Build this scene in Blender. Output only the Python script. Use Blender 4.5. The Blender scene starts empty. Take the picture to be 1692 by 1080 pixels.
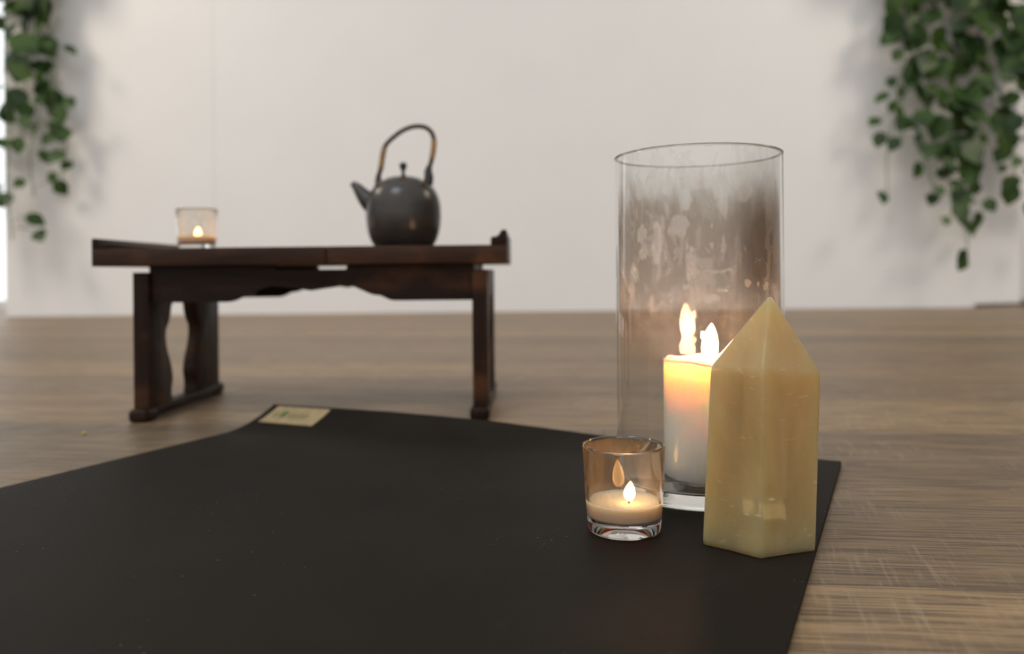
import bpy, bmesh, math, random
from mathutils import Vector, Matrix, noise as mnoise
random.seed(7)
PI = math.pi
S = bpy.context.scene
C = S.collection

# ------------------------------------------------------------------ camera
cam = bpy.data.cameras.new('camera')
cam_o = bpy.data.objects.new('camera', cam)
C.objects.link(cam_o)
cam.sensor_fit = 'HORIZONTAL'
cam.sensor_width = 36.0
cam.lens = 27.66
cam.shift_y = -0.0532
cam.clip_start = 0.01
cam_o.matrix_world = (Matrix.Translation((0, 0, 0.188)) @ Matrix.Rotation(PI / 2, 4, 'X')
                      @ Matrix.Rotation(math.radians(-0.55), 4, 'Z'))
cam.dof.use_dof = True
cam.dof.focus_distance = 0.535
cam.dof.aperture_fstop = 4.1
cam.dof.aperture_blades = 9
S.camera = cam_o

# ------------------------------------------------------------------ world and lamps
world = bpy.data.worlds.new('world')
S.world = world
world.use_nodes = True
wt = world.node_tree
bg = wt.nodes['Background']
bg.inputs['Color'].default_value = (0.985, 0.985, 0.99, 1)
# soft daylight of the open room: brightest up behind the camera, dim elsewhere
w_co = wt.nodes.new('ShaderNodeTexCoord')
w_dot = wt.nodes.new('ShaderNodeVectorMath')
w_dot.operation = 'DOT_PRODUCT'
w_dot.inputs[1].default_value = Vector((-0.25, -0.62, 0.74)).normalized()
w_rng = wt.nodes.new('ShaderNodeMapRange')
w_rng.interpolation_type = 'SMOOTHSTEP'
for i_, v_ in ((1, -0.1), (2, 0.95), (3, 0.12), (4, 0.99)):
    w_rng.inputs[i_].default_value = v_
wt.links.new(w_co.outputs['Generated'], w_dot.inputs[0])
wt.links.new(w_dot.outputs['Value'], w_rng.inputs[0])
wt.links.new(w_rng.outputs[0], bg.inputs['Strength'])


def area(name, loc, target, sx, sy, power, col):
    l = bpy.data.lights.new(name, 'AREA')
    l.shape = 'RECTANGLE'
    l.size, l.size_y = sx, sy
    l.energy = power
    l.color = col
    o = bpy.data.objects.new(name, l)
    C.objects.link(o)
    o.location = loc
    d = Vector(target) - Vector(loc)
    o.rotation_euler = d.to_track_quat('-Z', 'Y').to_euler()
    return o


# a cool ceiling light over the mat, two warm ceiling lamps at the sides
area('ceiling_light', (-0.95, -0.45, 2.6), (-0.75, 0.9, 0), 0.9, 0.7, 18, (0.80, 0.90, 1.0))
area('ceiling_lamp_left', (-3.4, 1.9, 2.7), (-1.4, 3.7, 0.8), 0.7, 0.7, 36, (1.0, 0.87, 0.70))
area('ceiling_lamp_right', (3.4, 1.9, 2.7), (1.4, 3.7, 0.8), 0.7, 0.7, 30, (1.0, 0.87, 0.70))

S.view_settings.view_transform = 'Standard'
S.view_settings.look = 'None'
S.view_settings.gamma = 1.0
S.view_settings.exposure = 0.0
S.view_settings.use_curve_mapping = False
S.cycles.use_denoising = True
S.cycles.max_bounces = 16
S.cycles.transparent_max_bounces = 32
S.cycles.transmission_bounces = 14
S.cycles.caustics_refractive = True
S.cycles.caustics_reflective = False
S.cycles.blur_glossy = 0.3
S.cycles.sample_clamp_indirect = 4.0


# ------------------------------------------------------------------ node helper
class N:
    def __init__(self, name):
        self.m = bpy.data.materials.new(name)
        self.m.use_nodes = True
        self.t = self.m.node_tree
        self.t.nodes.clear()
        self.out = self.t.nodes.new('ShaderNodeOutputMaterial')

    def n(self, typ, inp=None, **kw):
        nd = self.t.nodes.new('ShaderNode' + typ)
        for k, v in kw.items():
            setattr(nd, k, v)
        for k, v in (inp or {}).items():
            s = nd.inputs[k]
            if isinstance(v, bpy.types.NodeSocket):
                self.t.links.new(v, s)
            elif isinstance(v, bpy.types.Node):
                self.t.links.new(v.outputs[0], s)
            else:
                if hasattr(s.default_value, '__len__') and not hasattr(v, '__len__'):
                    v = [v] * len(s.default_value)
                if hasattr(s.default_value, '__len__') and len(s.default_value) == 4 and len(v) == 3:
                    v = (*v, 1)
                s.default_value = v
        return nd

    def math(self, op, a, b=0.0, c=0.0, clamp=False):
        return self.n('Math', {0: a, 1: b, 2: c}, operation=op, use_clamp=clamp).outputs[0]

    def coord(self, kind='Object'):
        return self.n('TexCoord').outputs[kind]

    def map(self, vec, scale=(1, 1, 1), loc=(0, 0, 0), rot=(0, 0, 0)):
        return self.n('Mapping', {'Vector': vec, 'Scale': scale, 'Location': loc, 'Rotation': rot}).outputs[0]

    def noise(self, vec, scale=5, detail=4, rough=0.55, dist=0.0):
        return self.n('TexNoise', {'Vector': vec, 'Scale': scale, 'Detail': detail, 'Roughness': rough,
                                   'Distortion': dist}).outputs['Fac']

    def ramp(self, fac, stops, interp='LINEAR'):
        r = self.n('ValToRGB', {'Fac': fac})
        r.color_ramp.interpolation = interp
        e = r.color_ramp.elements
        while len(e) < len(stops):
            e.new(0.5)
        for el, (p, c) in zip(e, stops):
            el.position = p
            if not hasattr(c, '__len__'):
                c = (c, c, c)
            el.color = (*c[:3], 1)
        return r.outputs['Color']

    def rng(self, v, a, b, lo=0.0, hi=1.0, smooth=True):
        return self.n('MapRange', {0: v, 1: a, 2: b, 3: lo, 4: hi},
                      interpolation_type='SMOOTHSTEP' if smooth else 'LINEAR').outputs[0]

    def mix(self, fac, a, b, mode='MIX'):
        nd = self.n('Mix', data_type='RGBA', blend_type=mode)
        for idx, v in ((0, fac), (6, a), (7, b)):
            s = nd.inputs[idx]
            if isinstance(v, bpy.types.NodeSocket):
                self.t.links.new(v, s)
            else:
                s.default_value = (*v[:3], 1) if hasattr(v, '__len__') else v
        return nd.outputs[2]

    def sep(self, v):
        return self.n('SeparateXYZ', {0: v}).outputs

    def comb(self, x=0.0, y=0.0, z=0.0):
        return self.n('CombineXYZ', {0: x, 1: y, 2: z}).outputs[0]

    def bump(self, h, strength=0.3, dist=0.01):
        return self.n('Bump', {'Height': h, 'Strength': strength, 'Distance': dist}).outputs[0]

    def done(self, sh):
        self.t.links.new(sh.outputs[0] if isinstance(sh, bpy.types.Node) else sh, self.out.inputs['Surface'])
        return self.m

    def principled(self, **inp):
        return self.n('BsdfPrincipled', {k.replace('_', ' '): v for k, v in inp.items()})


def plain(name, col, rough=0.5, var=0.12, scale=20, **kw):
    k = N(name)
    v = k.noise(k.coord(), scale, 4)
    c = k.mix(k.rng(v, 0.3, 0.7), [x * (1 - var) for x in col], [min(1, x * (1 + var)) for x in col])
    return k.done(k.principled(Base_Color=c, Roughness=rough, **kw))


# ------------------------------------------------------------------ materials
def floor_material():
    k = N('wood_plank_floor')
    co = k.map(k.coord(), loc=(0.3, -0.487, 0))
    x, y, z = k.sep(co)
    ROW, LEN = 0.2277, 1.52
    yr = k.math('DIVIDE', y, ROW)
    row = k.math('FLOOR', yr)
    off = k.math('ADD', k.math('MULTIPLY', row, 0.377), 0.42)
    xr = k.math('ADD', k.math('DIVIDE', x, LEN), off)
    pl = k.math('FLOOR', xr)
    rnd = k.n('TexWhiteNoise', {'Vector': k.comb(row, pl, 5.0)}, noise_dimensions='3D')
    rows = [0.62, 1.0, 0.22, 0.10, 0.85, 0.30, 0.70, 0.35, 0.55, 0.20, 0.75, 0.40, 0.60, 0.25, 0.65, 0.5]
    rt = k.ramp(k.math('DIVIDE', k.math('ADD', row, 2.5), 16.0), [(i / 16, v) for i, v in enumerate(rows)], 'CONSTANT')
    tone = k.math('ADD', k.math('MULTIPLY', rt, 0.75), k.math('MULTIPLY', rnd.outputs['Value'], 0.25))
    # shift the grain from plank to plank
    sh = k.n('VectorMath', {0: co, 1: k.n('VectorMath', {0: rnd.outputs['Color'], 1: (7, 7, 7)}, operation='MULTIPLY').outputs[0]},
             operation='ADD').outputs[0]
    streak = k.noise(k.map(sh, (1.6, 22, 1)), 1.0, 6, 0.6, 0.6)
    grain = k.noise(k.map(sh, (13, 420, 1)), 1.0, 5, 0.65, 0.4)
    blot = k.noise(k.map(sh, (2.2, 5.5, 1)), 1.0, 3)
    saw = k.noise(k.map(k.map(sh, rot=(0, 0, 0.18)), (210, 17, 1)), 1.0, 3, 0.6)
    sawm = k.noise(k.map(sh, (5, 9, 1)), 1.0, 2)
    base = k.ramp(tone, [(0.0, (0.165, 0.117, 0.074)), (0.35, (0.235, 0.157, 0.088)), (0.7, (0.325, 0.210, 0.108)), (1.0, (0.40, 0.265, 0.140))])
    c = k.mix(k.rng(streak, 0.3, 0.7), k.mix(1.0, base, (0.74, 0.73, 0.72), 'MULTIPLY'), k.mix(1.0, base, (1.14, 1.13, 1.10), 'MULTIPLY'))
    c = k.mix(k.math('MULTIPLY', k.rng(grain, 0.46, 0.60), 0.8), c, (0.070, 0.048, 0.032))
    c = k.mix(k.math('MULTIPLY', k.rng(blot, 0.55, 0.8), 0.35), c, (0.15, 0.115, 0.08))
    c = k.mix(k.math('MULTIPLY', k.math('MULTIPLY', k.rng(saw, 0.5, 0.7), k.rng(sawm, 0.44, 0.58)), 0.32), c, (0.42, 0.31, 0.20))
    fy = k.math('FRACT', yr)
    fx = k.math('FRACT', xr)
    ey = k.math('MINIMUM', fy, k.math('SUBTRACT', 1.0, fy))
    ex = k.math('MINIMUM', fx, k.math('SUBTRACT', 1.0, fx))
    seam = k.math('MAXIMUM', k.rng(ey, 0.006, 0.0), k.rng(ex, 0.0011, 0.0))
    c = k.mix(k.math('MULTIPLY', seam, 0.75), c, (0.035, 0.025, 0.018))
    h = k.math('SUBTRACT', k.math('MULTIPLY', grain, -0.4), seam)
    return k.done(k.principled(Base_Color=c, Roughness=k.rng(grain, 0.2, 0.8, 0.40, 0.54), Normal=k.bump(h, 0.25, 0.001),
                               Specular_IOR_Level=0.5))


def wood_dark(name, axis, worn_amt=0.35, lift=1.0):
    k = N(name)
    sc = {'x': (3, 45, 45), 'y': (45, 3, 45), 'z': (45, 45, 3)}[axis]
    co = k.coord()
    g = k.noise(k.map(co, sc), 1.0, 6, 0.65, 0.8)
    g2 = k.noise(k.map(co, [s * 4 for s in sc]), 1.0, 4, 0.6)
    worn = k.noise(k.map(co, (9, 14, 14)), 1.0, 3)
    c = k.ramp(g, [(p, tuple(lift * q for q in c_)) for p, c_ in [(0.25, (0.008, 0.0045, 0.003)), (0.5, (0.018, 0.009, 0.0055)), (0.75, (0.040, 0.018, 0.010))]])
    c = k.mix(k.math('MULTIPLY', k.rng(worn, 0.50, 0.76), worn_amt), c, (0.15, 0.062, 0.024))
    return k.done(k.principled(Base_Color=c, Roughness=k.rng(g2, 0.3, 0.7, 0.36, 0.55), Specular_IOR_Level=0.13, Normal=k.bump(g2, 0.25, 0.002)))


def mat_material():
    k = N('black_rubber')
    co = k.coord()
    weave = k.n('TexVoronoi', {'Vector': k.map(co, (1, 1, 1), rot=(0, 0, 0.46)), 'Scale': 520.0, 'Randomness': 0.35}).outputs['Distance']
    big = k.noise(co, 7, 4)
    fine = k.noise(co, 60, 3)
    c = k.ramp(big, [(0.3, (0.0105, 0.0088, 0.0066)), (0.7, (0.0170, 0.0130, 0.0095))])
    dust = k.n('TexVoronoi', {'Vector': co, 'Scale': 120.0}).outputs['Distance']
    pick = k.noise(k.map(co, loc=(3, 1, 0)), 9, 2)
    d = k.math('MULTIPLY', k.rng(dust, 0.085, 0.04), k.rng(pick, 0.50, 0.60))
    c = k.mix(k.math('MULTIPLY', d, 0.85), c, (0.22, 0.19, 0.16))
    h = k.math('ADD', k.math('MULTIPLY', weave, 0.8), k.math('MULTIPLY', fine, 0.2))
    return k.done(k.principled(Base_Color=c, Roughness=0.62, Specular_IOR_Level=0.10, Normal=k.bump(h, 0.35, 0.0006)))


SPOTS = [(-2.024, 0.2174, 0.118, 0.01), (-2.286, 0.2049, 0.084, 0.0152), (-2.526, 0.2123, 0.063, 0.0079), (-2.49, 0.1968, 0.07, 0.0056), (-1.515, 0.2029, 0.039, 0.0068), (-1.661, 0.2146, 0.027, 0.0023), (-1.655, 0.201, 0.024, 0.0018), (-1.648, 0.161, 0.075, 0.0032), (-1.927, 0.171, 0.061, 0.0023), (-1.886, 0.1873, 0.047, 0.0136), (-1.668, 0.1837, 0.095, 0.0018), (-1.458, 0.1828, 0.064, 0.0016), (-1.207, 0.1735, 0.049, 0.0032), (-1.051, 0.172, 0.028, 0.0023), (-0.901, 0.1705, 0.032, 0.0024), (-1.537, 0.1687, 0.07, 0.0018), (-2.673, 0.18, 0.074, 0.008), (-2.728, 0.1681, 0.068, 0.0067), (-2.364, 0.1569, 0.036, 0.0083), (-2.364, 0.2499, 0.088, 0.0102), (-1.558, 0.2448, 0.069, 0.0091), (-1.255, 0.247, 0.118, 0.012), (-1.948, 0.2383, 0.061, 0.0091), (-2.13, 0.25, 0.057, 0.011), (-2.545, 0.247, 0.083, 0.0094)]


def thin_glass(name, film=None):
    """clear glass sheet: what it lets through, what it mirrors, and the film that sits on it"""
    k = N(name)
    back = k.n('NewGeometry').outputs['Backfacing']
    fr = k.n('Fresnel', {'IOR': k.math('ADD', 1.5, k.math('MULTIPLY', back, 1 / 1.5 - 1.5))})
    gl = k.n('BsdfGlossy', {'Color': (1, 1, 1), 'Roughness': 0.015})
    if film is None:
        tr = k.n('BsdfTransparent', {'Color': (0.985, 0.988, 0.985)})
        return k.done(k.n('MixShader', {0: fr, 1: tr, 2: gl}))
    co = k.coord()
    x, y, z = k.sep(co)
    # thin smoke: dense in the upper half, clean near the rim, wiped patches and drips
    ang = k.math('ARCTAN2', y, x)
    cyl = k.comb(k.math('MULTIPLY', k.math('COSINE', ang), 0.0685), k.math('MULTIPLY', k.math('SINE', ang), 0.0685), z)
    n_edge = k.noise(k.map(cyl, (42, 42, 14)), 1.0, 4, 0.6, 0.5)
    top = k.rng(k.math('ADD', z, k.math('MULTIPLY', k.math('SUBTRACT', n_edge, 0.5), 0.075)), 0.265, 0.228)
    low = k.rng(z, 0.06, 0.20, 0.16, 1.0)
    band = k.math('MULTIPLY', top, low)
    patch = k.noise(k.map(cyl, (60, 60, 36)), 1.0, 3, 0.5, 1.2)
    wiped = k.rng(patch, 0.57, 0.61)
    drip = k.noise(k.map(cyl, (85, 85, 11), loc=(3, 1, 2)), 1.0, 3, 0.5, 0.3)
    wiped = k.math('MAXIMUM', wiped, k.rng(drip, 0.60, 0.65))
    wiped = k.math('MULTIPLY', wiped, k.rng(z, 0.10, 0.16))
    # single wiped and spattered spots: angle, height, half sizes
    wa = k.math('ADD', ang, k.math('MULTIPLY', k.math('SUBTRACT', k.noise(k.map(cyl, (130, 130, 90)), 1.0, 3), 0.5), 0.22))
    wz = k.math('ADD', z, k.math('MULTIPLY', k.math('SUBTRACT', k.noise(k.map(cyl, (110, 110, 70), loc=(7, 3, 1)), 1.0, 3), 0.5), 0.016))
    dmin = None
    for a0, z0, ra, rz in SPOTS:
        da = k.math('MULTIPLY', k.math('SUBTRACT', wa, a0), 1 / ra)
        dzz = k.math('MULTIPLY', k.math('SUBTRACT', wz, z0), 1 / rz)
        d2 = k.math('ADD', k.math('MULTIPLY', da, da), k.math('MULTIPLY', dzz, dzz))
        dmin = d2 if dmin is None else k.math('MINIMUM', dmin, d2)
    spot = k.rng(dmin, 1.25, 0.7)
    wiped = k.math('MAXIMUM', k.math('MULTIPLY', wiped, 0.45), spot)
    m = k.math('MULTIPLY', band, k.math('SUBTRACT', 1.0, k.math('MULTIPLY', wiped, 0.95)))
    # the dark smear on the right of the glass
    dx = k.math('DIVIDE', k.math('SUBTRACT', ang, -0.98), 0.40)
    dz = k.math('DIVIDE', k.math('SUBTRACT', z, 0.200), 0.046)
    r2 = k.math('ADD', k.math('MULTIPLY', dx, dx), k.math('MULTIPLY', dz, dz))
    smear = k.math('EXPONENT', k.math('MULTIPLY', r2, -1.0))
    smear = k.math('MULTIPLY', smear, k.rng(k.noise(k.map(cyl, (70, 70, 20)), 1.0, 4), 0.2, 0.55, 0.75, 1.0))
    smear = k.math('MULTIPLY', smear, 1.25, clamp=True)
    tint = k.mix(m, (0.985, 0.988, 0.985), (0.66, 0.605, 0.55))
    tint = k.mix(k.math('MULTIPLY', smear, 0.95), tint, (0.17, 0.12, 0.085))
    tr = k.n('BsdfTransparent', {'Color': tint})
    df = k.n('BsdfDiffuse', {'Color': (0.72, 0.68, 0.64)})
    tl = k.n('BsdfTranslucent', {'Color': (0.72, 0.64, 0.55)})
    hz = k.n('MixShader', {0: 0.55, 1: df, 2: tl})
    # milky wax residue left on the wiped spots
    film_f = k.math('ADD', k.math('MULTIPLY', m, 0.055), k.math('MULTIPLY', k.math('MULTIPLY', wiped, k.rng(z, 0.07, 0.12)), 0.24), clamp=True)
    mx = k.n('MixShader', {0: film_f, 1: tr, 2: hz})
    return k.done(k.n('MixShader', {0: k.math('MULTIPLY', fr, 0.35), 1: mx, 2: gl}))


def glass_material(name, col=(1, 1, 1), rough=0.0, film=0.0):
    k = N(name)
    g = k.n('BsdfGlass', {'Color': col, 'Roughness': rough, 'IOR': 1.48})
    if not film:
        return k.done(g)
    n = k.noise(k.map(k.coord(), (160, 160, 90)), 1.0, 4, 0.65, 0.8)
    df = k.n('BsdfDiffuse', {'Color': (0.66, 0.53, 0.34)})
    tl = k.n('BsdfTranslucent', {'Color': (0.70, 0.55, 0.33)})
    return k.done(k.n('MixShader', {0: k.rng(n, 0.3, 0.75, film * 0.5, film * 1.9), 1: g, 2: k.n('MixShader', {0: 0.5, 1: df, 2: tl})}))


def wax_material(name, col, radius):
    k = N(name)
    n = k.noise(k.coord(), 35, 3)
    return k.done(k.principled(Base_Color=col, Roughness=0.42, Subsurface_Weight=1.0, Subsurface_Radius=radius,
                               Subsurface_Scale=1.0, Specular_IOR_Level=0.4, Normal=k.bump(n, 0.1, 0.001)))


def flame_material(name, strength, pale=0.0):
    k = N(name)
    z = k.sep(k.coord('Generated'))[2]
    col = k.ramp(z, [(0.0, (1.0, 0.36, 0.07)), (0.25, (1.0, 0.46, 0.13)), (0.7, (1.0, 0.48, 0.14)), (1.0, (1.0, 0.36, 0.07))])
    col = k.mix(pale, col, (1.0, 1.0, 1.0))
    st = k.math('MULTIPLY', k.rng(z, 0.0, 0.28, 0.12, 1.0), strength)
    em = k.n('Emission', {'Color': col, 'Strength': st})
    tr = k.n('BsdfTransparent', {'Color': (1, 1, 1)})
    lw = k.n('LayerWeight', {'Blend': 0.5}).outputs['Facing']
    return k.done(k.n('MixShader', {0: k.rng(lw, 0.25, 1.0), 1: em, 2: tr}))


def crystal_material():
    k = N('yellow_calcite')
    co = k.coord()
    z = k.sep(co)[2]
    cloud = k.noise(k.map(co, (26, 19, 13)), 1.0, 5, 0.6, 0.6)
    vein = k.noise(k.map(co, (55, 55, 120)), 1.0, 4, 0.6, 1.5)
    c = k.ramp(cloud, [(0.3, (0.50, 0.36, 0.155)), (0.55, (0.61, 0.46, 0.225)), (0.75, (0.74, 0.60, 0.35))])
    c = k.mix(k.math('MULTIPLY', k.rng(vein, 0.62, 0.72), 0.35), c, (0.93, 0.84, 0.58))
    fl = k.n('TexVoronoi', {'Vector': k.map(co, (75, 75, 210)), 'Scale': 1.0}).outputs['Distance']
    pk = k.noise(k.map(co, (22, 22, 22), loc=(4, 2, 9)), 1.0, 2)
    c = k.mix(k.math('MULTIPLY', k.math('MULTIPLY', k.rng(fl, 0.24, 0.1), k.rng(pk, 0.52, 0.62)), 0.6), c, (0.97, 0.90, 0.68))
    h = k.noise(k.map(co, (90, 90, 60)), 1.0, 3)
    p = k.principled(Base_Color=c, Roughness=0.34, Specular_IOR_Level=0.35, Subsurface_Weight=1.0, Subsurface_Radius=(0.06, 0.040, 0.020),
                     Subsurface_Scale=1.6, IOR=1.5, Normal=k.bump(h, 0.05, 0.001))
    gl = k.n('BsdfGlass', {'Color': (0.95, 0.83, 0.58), 'Roughness': 0.12, 'IOR': 1.5})
    return k.done(k.n('MixShader', {0: 0.45, 1: p, 2: gl}))


M = dict(
    floor=floor_material(),
    wall=plain('white_paint', (0.84, 0.827, 0.815), 0.6, 0.012, 3),
    wall2=plain('off_white_paint', (0.80, 0.79, 0.78), 0.6, 0.01, 3),
    white=plain('white_trim', (0.82, 0.81, 0.80), 0.5, 0.01, 5),
    wood_x=wood_dark('dark_wood_lengthwise', 'x'), wood_y=wood_dark('dark_wood_across', 'y'),
    wood_z=wood_dark('dark_wood_upright', 'z', 0.55, 1.15), wood_top=wood_dark('worn_dark_wood', 'x', 0.9, 2.5),
    mat=mat_material(),
    tag=plain('tan_label_cloth', (0.36, 0.27, 0.14), 0.8, 0.12, 90),
    green=plain('green_print', (0.09, 0.14, 0.05), 0.8),
    olive=plain('olive_print', (0.22, 0.18, 0.08), 0.8),
    soot=thin_glass('sooty_glass', True), clear=thin_glass('clear_glass'),
    glass=glass_material('solid_glass', (0.99, 0.995, 0.985), 0.012), cup=glass_material('smoky_cup_glass', (0.99, 0.99, 0.975), 0.015, 0.10),
    wax=wax_material('ivory_wax', (0.86, 0.78, 0.68), (0.050, 0.036, 0.021)),
    wax2=wax_material('cream_wax', (0.80, 0.61, 0.44), (0.014, 0.009, 0.005)),
    wick=plain('charred_wick', (0.02, 0.014, 0.01), 0.9),
    flame=flame_material('large_flame', 320.0, 0.10), flame2=flame_material('small_flame', 400.0, 0.03),
    crystal=crystal_material(),
    pot=plain('dark_stoneware', (0.036, 0.029, 0.023), 0.27, 0.25, 30),
    rust=plain('rust_brown_glaze', (0.11, 0.055, 0.028), 0.5, 0.3, 60),
    iron=plain('blackened_metal', (0.022, 0.019, 0.018), 0.45, 0.2, 40),
    cane_dark=plain('dark_brown_cane', (0.050, 0.026, 0.014), 0.5, 0.3, 120),
    cane=plain('tan_cane', (0.30, 0.165, 0.060), 0.55, 0.25, 120),
    leaf=None, leaf_y=None,
    stem=plain('green_stem', (0.10, 0.16, 0.045), 0.6),
    planter=plain('white_planter', (0.75, 0.73, 0.70), 0.5),
    crumb=plain('yellow_crumb', (0.55, 0.38, 0.08), 0.7),
    strip=plain('brown_strip', (0.13, 0.075, 0.05), 0.6),
)


def leaf_material(name, a, b):
    k = N(name)
    oi = k.n('TexNoise', {'Vector': k.coord(), 'Scale': 9.0, 'Detail': 2.0}).outputs['Fac']
    c = k.mix(k.rng(oi, 0.35, 0.65), a, b)
    p = k.principled(Base_Color=c, Roughness=0.45, Specular_IOR_Level=0.4)
    t = k.n('BsdfTranslucent', {'Color': c})
    return k.done(k.n('MixShader', {0: 0.2, 1: p, 2: t}))


M['leaf'] = leaf_material('ivy_leaf', (0.015, 0.040, 0.007), (0.050, 0.105, 0.015))


# ------------------------------------------------------------------ mesh helpers
def obj(name, bm, mat, parent=None, smooth=True, loc=None, autosmooth=None):
    bmesh.ops.recalc_face_normals(bm, faces=bm.faces)
    me = bpy.data.meshes.new(name)
    bm.to_mesh(me)
    bm.free()
    mats = mat if isinstance(mat, (list, tuple)) else [mat]
    for mm in mats:
        me.materials.append(mm)
    if smooth:
        for p in me.polygons:
            p.use_smooth = True
        if autosmooth is not None:
            me.set_sharp_from_angle(angle=math.radians(autosmooth))
    o = bpy.data.objects.new(name, me)
    C.objects.link(o)
    if parent:
        o.parent = parent
    if loc:
        o.location = loc
    return o


def thing(name, label, cat, loc=(0, 0, 0), rz=0.0, group=None):
    o = bpy.data.objects.new(name, None)
    o.empty_display_size = 0.05
    C.objects.link(o)
    o.location = loc
    o.rotation_euler = (0, 0, rz)
    return tag(o, label, cat, group)


def tag(o, label, cat, group=None):
    o['label'] = label
    o['category'] = cat
    if group:
        o['group'] = group
    return o


def struct(o):
    o['kind'] = 'structure'
    return o


def add_box(bm, x0, x1, y0, y1, z0, z1, bev=0.0, seg=2):
    r = bmesh.ops.create_cube(bm, size=1.0)
    vs = r['verts']
    for v in vs:
        v.co = Vector((x0 + (v.co.x + .5) * (x1 - x0), y0 + (v.co.y + .5) * (y1 - y0), z0 + (v.co.z + .5) * (z1 - z0)))
    if bev:
        es = list({e for v in vs for e in v.link_edges})
        bmesh.ops.bevel(bm, geom=es, offset=bev, segments=seg, affect='EDGES', profile=0.5)
    return bm


def box(*a, **k):
    return add_box(bmesh.new(), *a, **k)


def lathe(profile, seg=64, closed=False, bm=None, mat=None):
    """profile of (r, z); r = 0 makes a pole; closed joins the last ring to the first"""
    bm = bm or bmesh.new()
    rings = []
    for r, z in profile:
        if r < 1e-7:
            rings.append([bm.verts.new((0, 0, z))])
        else:
            rings.append([bm.verts.new((r * math.cos(2 * PI * i / seg), r * math.sin(2 * PI * i / seg), z)) for i in range(seg)])
    pairs = list(zip(rings, rings[1:])) + ([(rings[-1], rings[0])] if closed else [])
    for j, (a, b) in enumerate(pairs):
        for i in range(seg):
            k = (i + 1) % seg
            if len(a) == 1 and len(b) == 1:
                continue
            if len(a) == 1:
                f = bm.faces.new((a[0], b[i], b[k]))
            elif len(b) == 1:
                f = bm.faces.new((a[i], a[k], b[0]))
            else:
                f = bm.faces.new((a[i], a[k], b[k], b[i]))
            if mat:
                f.material_index = mat(j)
    return bm


def tube(pts, radii, seg=14, bm=None, cap=True):
    bm = bm or bmesh.new()
    pts = [Vector(p) for p in pts]
    if not hasattr(radii, '__len__'):
        radii = [radii] * len(pts)
    ref = Vector((0, 1, 0))
    rings = []
    for i, p in enumerate(pts):
        t = (pts[min(i + 1, len(pts) - 1)] - pts[max(i - 1, 0)]).normalized()
        a = ref - t * ref.dot(t)
        if a.length < 1e-4:
            a = Vector((1, 0, 0)) - t * t.x
        a.normalize()
        b = t.cross(a)
        ref = a
        rings.append([bm.verts.new(p + radii[i] * (math.cos(2 * PI * q / seg) * a + math.sin(2 * PI * q / seg) * b)) for q in range(seg)])
    for a, b in zip(rings, rings[1:]):
        for q in range(seg):
            bm.faces.new((a[q], a[(q + 1) % seg], b[(q + 1) % seg], b[q]))
    if cap:
        bm.faces.new(rings[0][::-1])
        bm.faces.new(rings[-1])
    return bm


def spline(pts, n):
    """Catmull-Rom through pts, n samples a span"""
    P = [Vector(p) for p in pts]
    P = [2 * P[0] - P[1]] + P + [2 * P[-1] - P[-2]]
    out = []
    for i in range(1, len(P) - 2):
        p0, p1, p2, p3 = P[i - 1:i + 3]
        for s in range(n):
            t = s / n
            out.append(0.5 * ((2 * p1) + (p2 - p0) * t + (2 * p0 - 5 * p1 + 4 * p2 - p3) * t * t + (3 * p1 - p0 - 3 * p2 + p3) * t ** 3))
    out.append(P[-2])
    return out


def prism(outline, axis, a0, a1, bev=0.0):
    """extrude a closed 2-D outline: axis 'y' takes (x, z), axis 'x' takes (y, z)"""
    bm = bmesh.new()

    def mk(p, a):
        return (p[0], a, p[1]) if axis == 'y' else (a, p[0], p[1])
    lo = [bm.verts.new(mk(p, a0)) for p in outline]
    hi = [bm.verts.new(mk(p, a1)) for p in outline]
    f0 = bm.faces.new(lo)
    f1 = bm.faces.new(hi[::-1])
    n = len(outline)
    for i in range(n):
        bm.faces.new((lo[i], hi[i], hi[(i + 1) % n], lo[(i + 1) % n]))
    if bev:
        bmesh.ops.recalc_face_normals(bm, faces=bm.faces)
        es = [e for e in bm.edges if (e.verts[0] in lo) == (e.verts[1] in lo)]
        bmesh.ops.bevel(bm, geom=es, offset=bev, segments=2, affect='EDGES', profile=0.5)
    ng = [f for f in bm.faces if len(f.verts) > 4]
    bmesh.ops.triangulate(bm, faces=ng, ngon_method='EAR_CLIP')
    return bm


# ------------------------------------------------------------------ the room
fl = struct(obj('floor', box(-8, 8, -5, 7, -0.05, 0.0), M['floor'], smooth=False))
fl.rotation_euler = (0, 0, math.radians(-6.0))
WY = 3.775
struct(obj('wall_back', box(-2.43, 2.435, WY, WY + 0.04, 0.0, 2.7), M['wall'], smooth=False))
struct(obj('trim_1', box(-1.525, -1.425, WY - 0.002, WY, 0.0, 2.7), M['wall'], smooth=False))
# the far wall behind the panel, with a tall daylit window at its left
FY = 4.75
struct(obj('wall_far', box(-2.90, 6.0, FY, FY + 0.1, 0.0, 2.7), M['wall2'], smooth=False))
wl_ = box(-8.0, -4.402, FY, FY + 0.1, 0.0, 2.7)
add_box(wl_, -4.402, -2.90, FY, FY + 0.1, 2.302, 2.7)
struct(obj('wall_left', wl_, M['wall2'], smooth=False))
k = N('daylit_window_glass')
M['winglass'] = k.done(k.n('Emission', {'Color': (0.95, 0.98, 1.0), 'Strength': 1.6}))
w1 = bpy.data.objects.new('window_1', None)
C.objects.link(w1)
w1.location = (-3.5, FY, 0)
w1['kind'] = 'structure'
wf = bmesh.new()
for a in ((-0.9, -0.84), (0.54, 0.6)):
    add_box(wf, a[0], a[1], 0, 0.08, 0.0, 2.3)
for a in ((0.0, 0.05), (2.24, 2.3)):
    add_box(wf, -0.84, 0.54, 0.001, 0.079, a[0], a[1])
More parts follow.
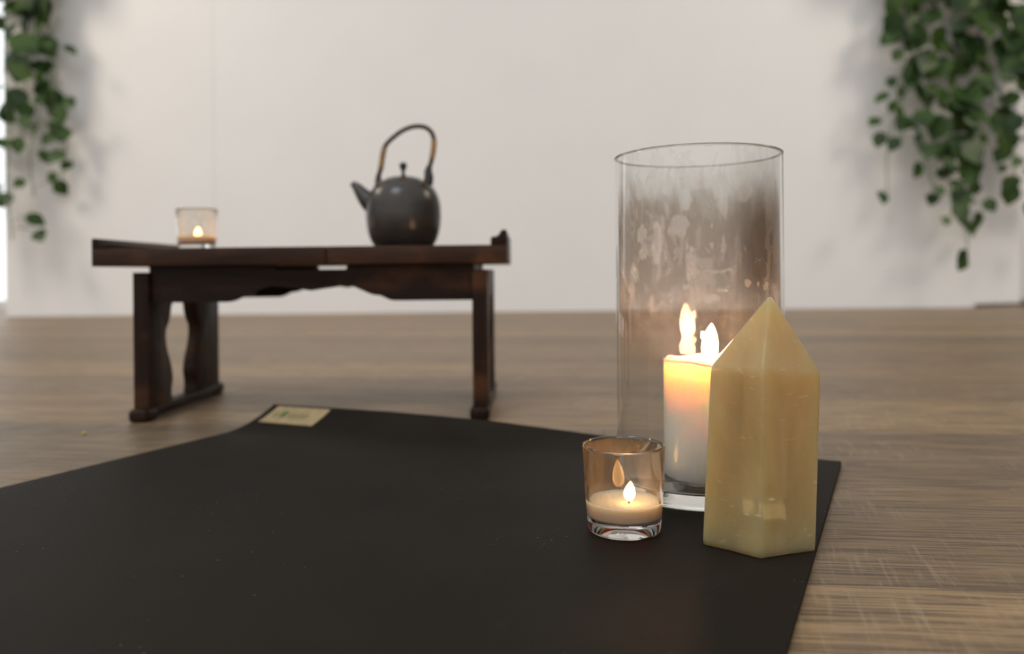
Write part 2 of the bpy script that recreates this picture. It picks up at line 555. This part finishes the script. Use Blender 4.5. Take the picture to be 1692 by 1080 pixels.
obj('window_frame', wf, M['white'], w1, smooth=False)
obj('window_pane', box(-0.84, 0.54, 0.03, 0.04, 0.05, 2.24), M['winglass'], w1, smooth=False)

# ------------------------------------------------------------------ yoga mat, its far end curling up
MR, ML = Vector((0.3127, 0.7515)), Vector((-0.2989, 0.988))   # far corners
MD = Vector((0.44, 0.898))                                     # along the mat
MT = 0.0045
HK = [(0, 0.0), (0.2, 0.0025), (0.38, 0.0105), (0.56, 0.0185), (0.75, 0.0215), (0.9, 0.0215), (1, 0.0215)]


def lerp_tab(tab, t):
    for (a, va), (b, vb) in zip(tab, tab[1:]):
        if t <= b:
            f = (t - a) / (b - a)
            f = f * f * (3 - 2 * f) if False else f
            return va + (vb - va) * f
    return tab[-1][1]


def mat_point(t, d):
    """t across from the right corner (0) to the left (1), d back from the far edge"""
    p = MR.lerp(ML, t) - MD * d
    run = 0.05 + 0.035 * t
    h = lerp_tab(HK, t)
    z = h * max(0.0, 1 - d / run) ** 1.9
    z += 0.00015 * (1 + mnoise.noise(Vector((p.x * 6, p.y * 6, 0)))) * min(1, d / 0.1)
    return Vector((p.x, p.y, 0.0004 + z))


bm = bmesh.new()
ds = [0.0022 * i for i in range(46)] + [0.1 + 0.02 * 1.06 ** i * i for i in range(1, 40)]
ds = [d for d in ds if d < 1.75] + [1.75]
NT = 48
top, bot = [], []
for d in ds:
    row = [mat_point(i / NT, d) for i in range(NT + 1)]
    bot.append([bm.verts.new(p) for p in row])
    tr_ = []
    for i, p in enumerate(row):
        q = mat_point(i / NT, d + 0.002)
        tv = p - q
        nrm = Vector((-tv.x * tv.z, -tv.y * tv.z, tv.x ** 2 + tv.y ** 2)).normalized() if tv.length > 0 else Vector((0, 0, 1))
        tr_.append(bm.verts.new(p + nrm * MT))
    top.append(tr_)
for j in range(len(ds) - 1):
    for i in range(NT):
        bm.faces.new((top[j][i], top[j][i + 1], top[j + 1][i + 1], top[j + 1][i]))
        bm.faces.new((bot[j][i], bot[j + 1][i], bot[j + 1][i + 1], bot[j][i + 1]))
for i in range(NT):
    bm.faces.new((top[0][i], bot[0][i], bot[0][i + 1], top[0][i + 1]))
    bm.faces.new((top[-1][i], top[-1][i + 1], bot[-1][i + 1], bot[-1][i]))
for j in range(len(ds) - 1):
    for i in (0, NT):
        bm.faces.new((top[j][i], top[j + 1][i], bot[j + 1][i], bot[j][i]))
yoga = obj('yoga_mat', bm, M['mat'], autosmooth=40)
tag(yoga, 'black rubber yoga mat spread on the wood floor, its far left corner curling up', 'yoga mat')


def mat_top(t, d, lift):
    p = mat_point(t, d)
    tv = p - mat_point(t, d + 0.002)
    nrm = Vector((-tv.x * tv.z, -tv.y * tv.z, tv.x ** 2 + tv.y ** 2)).normalized()
    return p + nrm * (MT + lift)


def mat_patch(t0, t1, d0, d1, lift, nu=10, nv=8, shape=None):
    bm = bmesh.new()
    for lv in (0, 1):
        g = []
        for a in range(nu + 1):
            g.append([bm.verts.new(mat_top(t0 + (t1 - t0) * a / nu, d0 + (d1 - d0) * b / nv, lift * lv - 0.0002 * (1 - lv))) for b in range(nv + 1)])
        for a in range(nu):
            for b in range(nv):
                bm.faces.new((g[a][b], g[a + 1][b], g[a + 1][b + 1], g[a][b + 1]))
        if lv == 0:
            g0 = g
    def wall(u, v):
        for i in range(len(u) - 1):
            bm.faces.new((u[i], u[i + 1], v[i + 1], v[i]))
    wall(g0[0], g[0]); wall(g0[-1], g[-1])
    wall([r[0] for r in g0], [r[0] for r in g]); wall([r[-1] for r in g0], [r[-1] for r in g])
    return bm


lt = obj('cloth_label', mat_patch(0.868, 0.984, 0.004, 0.040, 0.0008), M['tag'], yoga, smooth=False)
lt['label'] = 'tan cloth label sewn on the curled corner'
obj('printed_leaf', mat_patch(0.945, 0.957, 0.014, 0.026, 0.0012, 4, 4), M['green'], lt, smooth=False)
for i, (a, b) in enumerate(((0.9325, 0.939), (0.921, 0.929), (0.909, 0.9165), (0.897, 0.905), (0.965, 0.971))):
    obj('printed_mark', mat_patch(a, b, 0.017, 0.027, 0.0010, 2, 2), M['olive'], lt, smooth=False)

# ------------------------------------------------------------------ low altar table
TB = thing('low_table', 'low dark-stained wooden tea table with scalloped apron standing beyond the mat', 'table',
           (-0.2715, 1.0, 0), math.radians(-0.9))
HX, DY = 0.2655, 0.272
ZB, ZT = 0.2005, 0.2235
# slab with the upturned end lips as parts
for xa, xb in ((-HX, 0.0353), (0.0361, HX)):
    obj('tabletop_board', box(xa, xb, 0, DY, ZB, ZT, bev=0.0016), M['wood_top'], TB, autosmooth=40)


def lip(side):
    pr = [(0.0, 0.0), (0.0, 0.0095), (0.003, 0.0108), (0.0075, 0.0112), (0.0105, 0.0135), (0.0125, 0.0175), (0.0155, 0.0196), (0.0188, 0.0196),
          (0.0202, 0.0180), (0.0204, 0.0)]
    hs = 1.0 if side > 0 else 0.68
    o = [((HX - 0.0206 + a) * side, ZT - 0.0004 + b * hs) for a, b in pr]
    return prism(o, 'y', 0.0, DY, bev=0.001)


obj('end_lip', lip(1), M['wood_y'], TB, autosmooth=35)
lo_ = obj('end_lip', lip(-1), M['wood_y'], TB, autosmooth=35)

AC = -0.0024 + 0.013        # centre between the legs
prof = [(0.0, 0.1670), (0.006, 0.1680), (0.013, 0.1698), (0.021, 0.1700), (0.030, 0.1712), (0.040, 0.1730), (0.052, 0.1735), (0.062, 0.1728), (0.070, 0.1685),
        (0.0765, 0.1625), (0.083, 0.1606), (0.090, 0.1600), (0.097, 0.1582), (0.102, 0.1545), (0.108, 0.1532)]


def apron_outline(x0, x1, c):
    bottom = [(c - d, z) for d, z in reversed(prof)] + [(c + d, z) for d, z in prof[1:]]
    pts = [(x0, 0.1532)] + bottom + [(x1, 0.1532), (x1, ZB)]
    sw = 0.048
    pts += [(c + sw, ZB), (c + sw - 0.001, ZB - 0.0062), (c - sw + 0.001, ZB - 0.0062), (c - sw, ZB), (x0, ZB)]
    return pts


LX0, LX1 = -0.1975, 0.2200
for y0 in (0.018, 0.226):
    obj('apron', prism(apron_outline(LX0 - 0.002, LX1 + 0.002, AC), 'y', y0, y0 + 0.014), M['wood_x'], TB, smooth=False)

# end frames: shaped boards with a waisted opening on a runner
CUT = [(0.0, 0.018, 0.040), (0, 0.032, 0.0415), (0, 0.049, 0.0375), (0, 0.068, 0.043), (0, 0.087, 0.053), (0, 0.102, 0.0575), (0, 0.115, 0.0565), (0, 0.124, 0.049),
       (0, 0.136, 0.0425), (0, 0.146, 0.040), (0, 0.152, 0.034), (0, 0.156, 0.024), (0, 0.158, 0.0)]


def end_board(x0, x1):
    """one outline: up the front, over the top, down the back, then the opening from below"""
    y0, y1, yc = 0.010, 0.243, 0.1175
    zb, zt = 0.013, 0.1925
    w = [Vector(p) for p in CUT[:-1]]
    ws = spline([(p.z, p.y, 0) for p in w], 5)
    front = [(yc - p.x, p.y) for p in ws]
    back = [(yc + p.x, p.y) for p in ws]
    o = [(y0, zb), (y0, zt), (y1, zt), (y1, zb), (back[0][0], zb)] + back + [(yc, 0.158)] + front[::-1] + [(front[0][0], zb)]
    return prism(o, 'x', x0, x1, bev=0.0008)


for x0, x1 in ((-0.2175, LX0), (LX1, 0.2395)):
    p = obj('leg', end_board(x0, x1), M['wood_z'], TB, autosmooth=35)
    ft = bmesh.new()
    add_box(ft, x0 - 0.001, x1 + 0.001, 0.02, 0.245, 0.004, 0.0165, bev=0.0015)
    for ya, yb in ((0.0, 0.034), (0.232, 0.262)):
        add_box(ft, x0 - 0.004, x1 + 0.002, ya, yb, 0.0, 0.0175, bev=0.006, seg=4)
    obj('foot_runner', ft, M['wood_y'], p, autosmooth=50)
# bearers under the slab that carry it on the end frames
for x0, x1 in ((LX0, LX0 + 0.016), (LX1 - 0.016, LX1)):
    obj('bearer', box(x0, x1, 0.032, 0.226, 0.180, ZB), M['wood_y'], TB, smooth=False)

# ------------------------------------------------------------------ teapot on the table
TX, TY, TZ = -0.1555, 1.135, ZT + 0.0004
TP = thing('teapot', 'dark round stoneware teapot with arched cane handle on the low table', 'teapot', (TX, TY, TZ))
R = 0.0535
body = [(0.0, 0.0), (0.036, 0.0), (0.041, 0.003), (0.047, 0.012), (0.0515, 0.026), (0.0535, 0.042), (0.0535, 0.055), (0.0520, 0.068),
        (0.0480, 0.080), (0.0420, 0.089), (0.0345, 0.0955), (0.0275, 0.0985), (0.0265, 0.0980), (0.0, 0.0980)]
obj('body', lathe([(p.x, p.y) for p in spline([(r, z, 0) for r, z in body[1:-2]], 4)] + [(0.0265, 0.0978), (0.0, 0.0978)], 72,
                  bm=None), M['pot'], TP, autosmooth=50)
ld = obj('lid', lathe([(0.0, 0.0980), (0.0255, 0.0980), (0.0262, 0.0992), (0.024, 0.1008), (0.016, 0.1028), (0.006, 0.1040), (0.0, 0.1042)], 48), M['pot'], TP, autosmooth=50)
obj('knob', lathe([(0.0, 0.1040), (0.0046, 0.1040), (0.0026, 0.1070), (0.0024, 0.1120), (0.0040, 0.1150), (0.0056, 0.1185), (0.0052, 0.1218), (0.0032, 0.1240), (0.0, 0.1246)], 24),
    M['iron'], ld)
sp = spline([(-0.036, 0, 0.058), (-0.050, 0, 0.069), (-0.0595, 0, 0.0795), (-0.0670, 0, 0.0890), (-0.0740, 0, 0.0950)], 6)
n_ = len(sp)
obj('spout', tube(sp, [0.0185 - 0.0145 * (i / (n_ - 1)) ** 0.8 for i in range(n_)], 20), M['pot'], TP, autosmooth=60)
hp = spline([(-0.0355, 0, 0.105), (-0.0322, 0, 0.117), (-0.0285, 0, 0.139), (-0.0245, 0, 0.150), (-0.0145, 0, 0.160), (-0.0015, 0, 0.1695), (0.0125, 0, 0.1752),
             (0.0240, 0, 0.1762), (0.0335, 0, 0.1740), (0.0412, 0, 0.1672), (0.0448, 0, 0.1565), (0.0438, 0, 0.1430), (0.0415, 0, 0.1295), (0.0392, 0, 0.1205)], 6)
nh = len(hp)
# slightly flattened cane arch with binding ridges
obj('handle', tube(hp, [0.0034 + 0.0003 * math.sin(i * 2.1) for i in range(nh)], 12), M['cane_dark'], TP)
def seg_of(a, b, r):
    q = hp[int(a * (nh - 1)):int(b * (nh - 1)) + 1]
    return tube(q, [r + 0.0002 * math.sin(i * 2.6) for i in range(len(q))], 12)
obj('cane_binding', seg_of(0.07, 0.20, 0.0041), M['cane'], TP)
obj('cane_binding', seg_of(0.78, 0.93, 0.0041), M['cane'], TP)
for sx, pts, rr in ((-1, [(-0.0352, 0, 0.093), (-0.0362, 0, 0.100), (-0.0345, 0, 0.110)], (0.0058, 0.0046, 0.0034)),
                    (1, [(0.0350, 0, 0.092), (0.0368, 0, 0.102), (0.0362, 0, 0.112), (0.0390, 0, 0.121)], (0.0074, 0.0068, 0.0056, 0.0034))):
    q = spline(pts, 5)
    nn = len(q)
    obj('handle_lug', tube(q, [rr[min(len(rr) - 1, int(i / 5))] * (1 - (i % 5) / 5) + rr[min(len(rr) - 1, int(i / 5) + 1)] * ((i % 5) / 5) for i in range(nn)], 16), M['iron'], TP)
for ax, az in ((-0.031, 0.0895), (0.002, 0.0975), (0.030, 0.0905)):
    b2 = bmesh.new()
    bmesh.ops.create_icosphere(b2, subdivisions=2, radius=1.0)
    yy = -math.sqrt(max(0.0, {0.0895: 0.0412, 0.0975: 0.0295, 0.0905: 0.0402}[az] ** 2 - ax ** 2))
    for v in b2.verts:
        v.co = Vector((ax + v.co.x * 0.0062, yy + v.co.y * 0.004, az + v.co.z * 0.0034))
    obj('glaze_spot', b2, M['rust'], TP)


# ------------------------------------------------------------------ candles in glass cups
def flame_mesh(h, r, lean=0.0, lick=False):
    prof_ = [(0.0, 0.0), (0.42, 0.05), (0.78, 0.16), (0.97, 0.30), (1.0, 0.42), (0.90, 0.58), (0.66, 0.75), (0.36, 0.89), (0.13, 0.97), (0.0, 1.0)]
    bm = lathe([(a * r, b * h) for a, b in prof_], 20)
    for v in bm.verts:
        t = v.co.z / h
        v.co.x += lean * h * t * t
        v.co.y += 0.12 * r * math.sin(t * 5)
    return bm


def votive_glass(label, loc):
    g = [(0.0, 0.0), (0.0225, 0.0), (0.0245, 0.0006), (0.0256, 0.0022), (0.0262, 0.008), (0.0272, 0.022), (0.0282, 0.040), (0.0290, 0.0590), (0.0289, 0.0604), (0.0279, 0.0610), (0.0269, 0.0604),
         (0.0266, 0.0590), (0.0259, 0.040), (0.0250, 0.022), (0.0241, 0.0125), (0.0225, 0.0108), (0.0, 0.0102)]
    o = obj('votive_glass', lathe(g, 72, mat=lambda j: 1 if 11 <= j <= 13 else 0), [M['glass'], M['cup']], loc=loc, autosmooth=60)
    return tag(o, label, 'candle glass')


def votive_candle(label, loc, flame_dx):
    t = thing('votive_candle', label, 'candle', loc)
    w = [(0.0, 0.0101), (0.0226, 0.0107), (0.0243, 0.0125), (0.02505, 0.0205), (0.0250, 0.0220), (0.0236, 0.0205), (0.016, 0.0190), (0.0, 0.0187)]
    obj('wax', lathe(w, 64), M['wax2'], t, autosmooth=60)
    obj('wick', tube([(flame_dx, 0, 0.0180), (flame_dx, 0.0002, 0.0210), (flame_dx + 0.0006, 0.0003, 0.0236)], 0.0006, 8), M['wick'], t)
    f = obj('flame', flame_mesh(0.0145, 0.0042, 0.06), M['flame2'], t)
    f.location = (flame_dx + 0.0003, 0, 0.0202)
    return t


V1 = (0.0778, 0.557, 0.0052)
votive_glass('clear glass candle cup on the mat, in front of the tall cylinder', V1)
votive_candle('cream candle burning low in the clear glass cup on the mat', V1, 0.0035)
V2 = (-0.4600, 1.150, ZT + 0.0003)
votive_glass('small glass candle cup standing on the left end of the low table', V2)
votive_candle('lit candle in the small cup on the low table', V2, 0.001)

# ------------------------------------------------------------------ tall cylinder with the pillar candle
VX, VY, VZ = 0.1558, 0.659, 0.0052
VR, VH = 0.0685, 0.2785
CV = thing('cylinder_vase', 'tall clear glass cylinder with smoky stains, standing on the mat behind the crystal', 'glass vase', (VX, VY, VZ))
w = lathe([(VR - 0.0002, 0.014), (VR, 0.016), (VR, VH - 0.002), (VR - 0.0007, VH - 0.0004), (VR - 0.0015, VH), (VR - 0.0023, VH - 0.0004), (VR - 0.003, VH - 0.002), (VR - 0.003, 0.016),
           (VR - 0.0032, 0.014)], 128, closed=True, mat=lambda j: 0 if 5 <= j <= 7 else 1)
obj('glass_wall', w, [M['soot'], M['clear']], CV, autosmooth=50)
obj('rim', lathe([(VR - 0.0031, VH - 0.0010), (VR + 0.0001, VH - 0.0010), (VR + 0.0002, VH - 0.0004), (VR - 0.0004, VH + 0.0004), (VR - 0.0015, VH + 0.0007), (VR - 0.0026, VH + 0.0004),
                  (VR - 0.0032, VH - 0.0004)], 128, closed=True), M['glass'], CV)
obj('glass_base', lathe([(0.0, 0.0), (VR - 0.006, 0.0), (VR - 0.002, 0.0008), (VR - 0.0002, 0.003), (VR, 0.006), (VR, 0.0138), (VR - 0.003, 0.0138), (VR - 0.006, 0.0118), (0.0, 0.0108)], 96),
    M['glass'], CV, autosmooth=60)

PX, PY = 0.1645, 0.660
PC = thing('pillar_candle', 'ivory pillar candle burning inside the tall glass cylinder', 'candle', (PX, PY, VZ + 0.0122))
PR, PH = 0.0375, 0.0985
pp = [(0.0, 0.0), (PR - 0.001, 0.0), (PR, 0.001), (PR, PH - 0.010), (PR - 0.0006, PH - 0.004), (PR - 0.003, PH - 0.0008), (PR - 0.0055, PH), (PR - 0.0085, PH - 0.0006), (PR - 0.013, PH - 0.0045),
      (0.012, PH - 0.0075), (0.0, PH - 0.0080)]
pb = lathe([(p.x, p.y) for p in spline([(a, b, 0) for a, b in pp[2:-1]], 3)][::1], 72)
pb.free()
fullp = pp[:2] + [(p.x, p.y) for p in spline([(a, b, 0) for a, b in pp[2:-1]], 3)] + [pp[-1]]
pb = lathe(fullp, 72)
for v in pb.verts:
    if v.co.z > PH - 0.012:
        a = math.atan2(v.co.y, v.co.x)
        v.co.z += 0.0016 * math.sin(a * 2 + 0.6) + 0.0006 * math.sin(a * 5)
obj('wax', pb, M['wax'], PC, autosmooth=60)
obj('wick', tube([(0, 0, PH - 0.009), (0.0003, 0, PH - 0.003), (-0.001, 0, PH + 0.0020), (-0.002, 0, PH + 0.004)], 0.0009, 8), M['wick'], PC)
f = obj('flame', flame_mesh(0.0325, 0.0068, 0.05), M['flame'], PC)
f.location = (0.0005, -0.001, PH - 0.0045)
fb = lathe([(a * 0.0026, b * 0.0085) for a, b in [(0, 0), (.5, .08), (.9, .25), (1, .4), (.75, .65), (.4, .87), (0, 1)]], 14)
for v in fb.verts:
    v.co.x -= 0.30 * v.co.z
f2 = obj('flame', fb, M['flame'], PC)
f2.location = (-0.0030, -0.001, PH + 0.0130)

# ------------------------------------------------------------------ crystal tower
CZ = 0.0052
base = [(0.1253, 0.5246), (0.1555, 0.4974), (0.1949, 0.5103), (0.2060, 0.5460), (0.1790, 0.5760), (0.1390, 0.5620)]
sh = [(0.1322, 0.5255), (0.1592, 0.5005), (0.2003, 0.5120), (0.2065, 0.5450), (0.1815, 0.5710), (0.1440, 0.5590)]
shz = [0.1240, 0.1245, 0.1205, 0.1225, 0.125, 0.125]
apex = (0.1752, 0.534, 0.1715)
org = Vector((0.167, 0.537, CZ))
bm = bmesh.new()
bv = [bm.verts.new(Vector((x, y, CZ)) - org) for x, y in base]
sv = [bm.verts.new(Vector((x, y, z)) - org) for (x, y), z in zip(sh, shz)]
av = bm.verts.new(Vector(apex) - org)
bm.faces.new(bv[::-1])
for i in range(6):
    j = (i + 1) % 6
    bm.faces.new((bv[i], bv[j], sv[j], sv[i]))
    bm.faces.new((sv[i], sv[j], av))
cr = obj('crystal_tower', bm, M['crystal'], loc=org)
sub = cr.modifiers.new('cut', 'SUBSURF')
sub.subdivision_type = 'SIMPLE'
sub.levels = sub.render_levels = 5
sm = cr.modifiers.new('polished_edges', 'SMOOTH')
sm.factor = 0.5
sm.iterations = 5
tag(cr, 'honey-yellow translucent crystal tower with pointed tip standing on the mat', 'crystal')


# ------------------------------------------------------------------ trailing plants by the white wall
def leaf_verts(bm, base_p, direction, normal, size):
    d = direction.normalized()
    n = (normal - d * normal.dot(d)).normalized()
    s = d.cross(n)
    out = [(0.0, 0.06), (0.10, 0.30), (0.26, 0.46), (0.45, 0.48), (0.66, 0.36), (0.85, 0.17), (1.0, 0.0)]
    mid, L, Rr = [], [], []
    for t, wdt in out:
        drop = -0.10 * t * t
        mid.append(bm.verts.new(base_p + size * (d * t + n * (drop - 0.0))))
        if wdt > 0:
            L.append(bm.verts.new(base_p + size * (d * (t - (0.10 if t < 0.2 else 0)) + s * wdt + n * (drop + 0.14 * wdt))))
            Rr.append(bm.verts.new(base_p + size * (d * (t - (0.10 if t < 0.2 else 0)) - s * wdt + n * (drop + 0.14 * wdt))))
    for A, flip in ((L, False), (Rr, True)):
        for i in range(len(A) - 1):
            q = (mid[i], mid[i + 1], A[i + 1], A[i])
            bm.faces.new(q[::-1] if flip else q)
        q = (mid[-2], mid[-1], A[-1])
        bm.faces.new(q[::-1] if flip else q)


def vine(parent, pts, rng, size, dens, taper):
    pth = spline(pts, 10)
    st = obj('vine', tube(pth, [0.0026] * len(pth), 6), M['stem'], parent)
    bm = bmesh.new()
    L = sum((a - b).length for a, b in zip(pth, pth[1:]))
    n = int(L * dens)
    for i in range(n):
        f = (i + rng.random()) / n
        p = pth[min(len(pth) - 1, int(f * (len(pth) - 1)))]
        sd = rng.uniform(-1, 1)
        pet = Vector((sd * 0.095, rng.uniform(-0.05, 0.035), rng.uniform(-0.035, 0.04)))
        q = p + pet * rng.uniform(0.5, 1.1)
        direction = Vector((sd * 0.8 + rng.uniform(-.45, .45), rng.uniform(-0.5, 0.3), -0.75 + rng.uniform(-.35, .45)))
        nr = Vector((rng.uniform(-.75, .75), -1.0, rng.uniform(0.1, 1.9)))
        sz = size * rng.uniform(0.6, 1.4) * (1 - taper * f ** 2)
        tube([p, (p + q) * .5 + Vector((0, -.004, .008)), q], 0.0012, 4, bm, cap=False)
        leaf_verts(bm, q, direction, nr, sz)
    me = obj('leaves', bm, M['leaf'], st)
    return st


def plant(label, cx, vines, seed, size, pot_x):
    rng = random.Random(seed)
    t = thing('trailing_plant', label, 'plant', (0, 0, 0), group=None)
    t.location = (cx, WY, 0)
    pl = bmesh.new()
    add_box(pl, pot_x[0] - cx, pot_x[1] - cx, -0.30, -0.0005, 1.62, 1.80, bev=0.01)
    obj('planter', pl, M['planter'], t, autosmooth=40)
    for x0, zend, dx, dens, sz in vines:
        y0 = -rng.uniform(0.09, 0.20)
        pts = [(x0 - cx, y0, 1.815), (x0 - cx, min(-0.05, y0) - 0.05, 1.70)]
        zz = 1.62
        nseg = 5
        for i in range(1, nseg + 1):
            f = i / nseg
            pts.append((x0 - cx + dx * f + rng.uniform(-.03, .03), y0 - 0.01 + rng.uniform(-.03, .03), zz + (zend - zz) * f))
        pts[1] = (x0 - cx, y0, 1.72)
        vine(t, pts, rng, sz, dens, 0.35)
    return t


plant('green trailing ivy hanging against the white wall on the left side', -2.3,
      [(-2.50, 0.50, 0.02, 16, 0.10), (-2.40, 0.42, 0.03, 17, 0.10), (-2.32, 0.36, 0.03, 17, 0.10), (-2.24, 0.56, 0.03, 17, 0.095), (-2.16, 0.62, 0.08, 16, 0.09), (-2.16, 0.95, 0.04, 15, 0.09),
       (-2.27, 0.85, 0.0, 16, 0.09)], 3, 0.10, (-2.72, -2.12))
plant('dense green trailing ivy hanging against the white wall on the right side', 2.1,
      [(1.82, 0.78, -0.04, 23, 0.09), (1.88, 0.95, -0.06, 23, 0.10), (1.93, 0.52, 0.0, 23, 0.10), (2.0, 0.40, 0.02, 23, 0.105), (2.06, 0.22, 0.05, 22, 0.10), (2.14, 0.50, 0.0, 23, 0.105), (2.20, 0.75, 0.02, 23, 0.105),
       (2.28, 0.52, 0.02, 23, 0.10), (2.34, 0.40, 0.03, 23, 0.10), (2.42, 0.62, 0.02, 23, 0.10), (1.86, 0.50, -0.13, 7, 0.075)], 11, 0.10, (1.72, 2.52))

# ------------------------------------------------------------------ small things on the floor
bm = bmesh.new()
bmesh.ops.create_icosphere(bm, subdivisions=2, radius=0.0024)
for v in bm.verts:
    v.co.z = v.co.z * 0.6 + 0.0014
    v.co.x *= 1.2
tag(obj('crumb', bm, M['crumb'], loc=(-0.513, 0.94, 0.0)), 'tiny yellow crumb on the floor left of the low table', 'crumb')
st = tube(spline([(2.20, 3.735, 0.010), (2.30, 3.745, 0.012), (2.42, 3.738, 0.014), (2.60, 3.72, 0.012)], 6), 0.0085, 10)
tag(obj('brown_strip', st, M['strip']), 'thin brown strip lying on the floor along the foot of the white wall', 'strip')
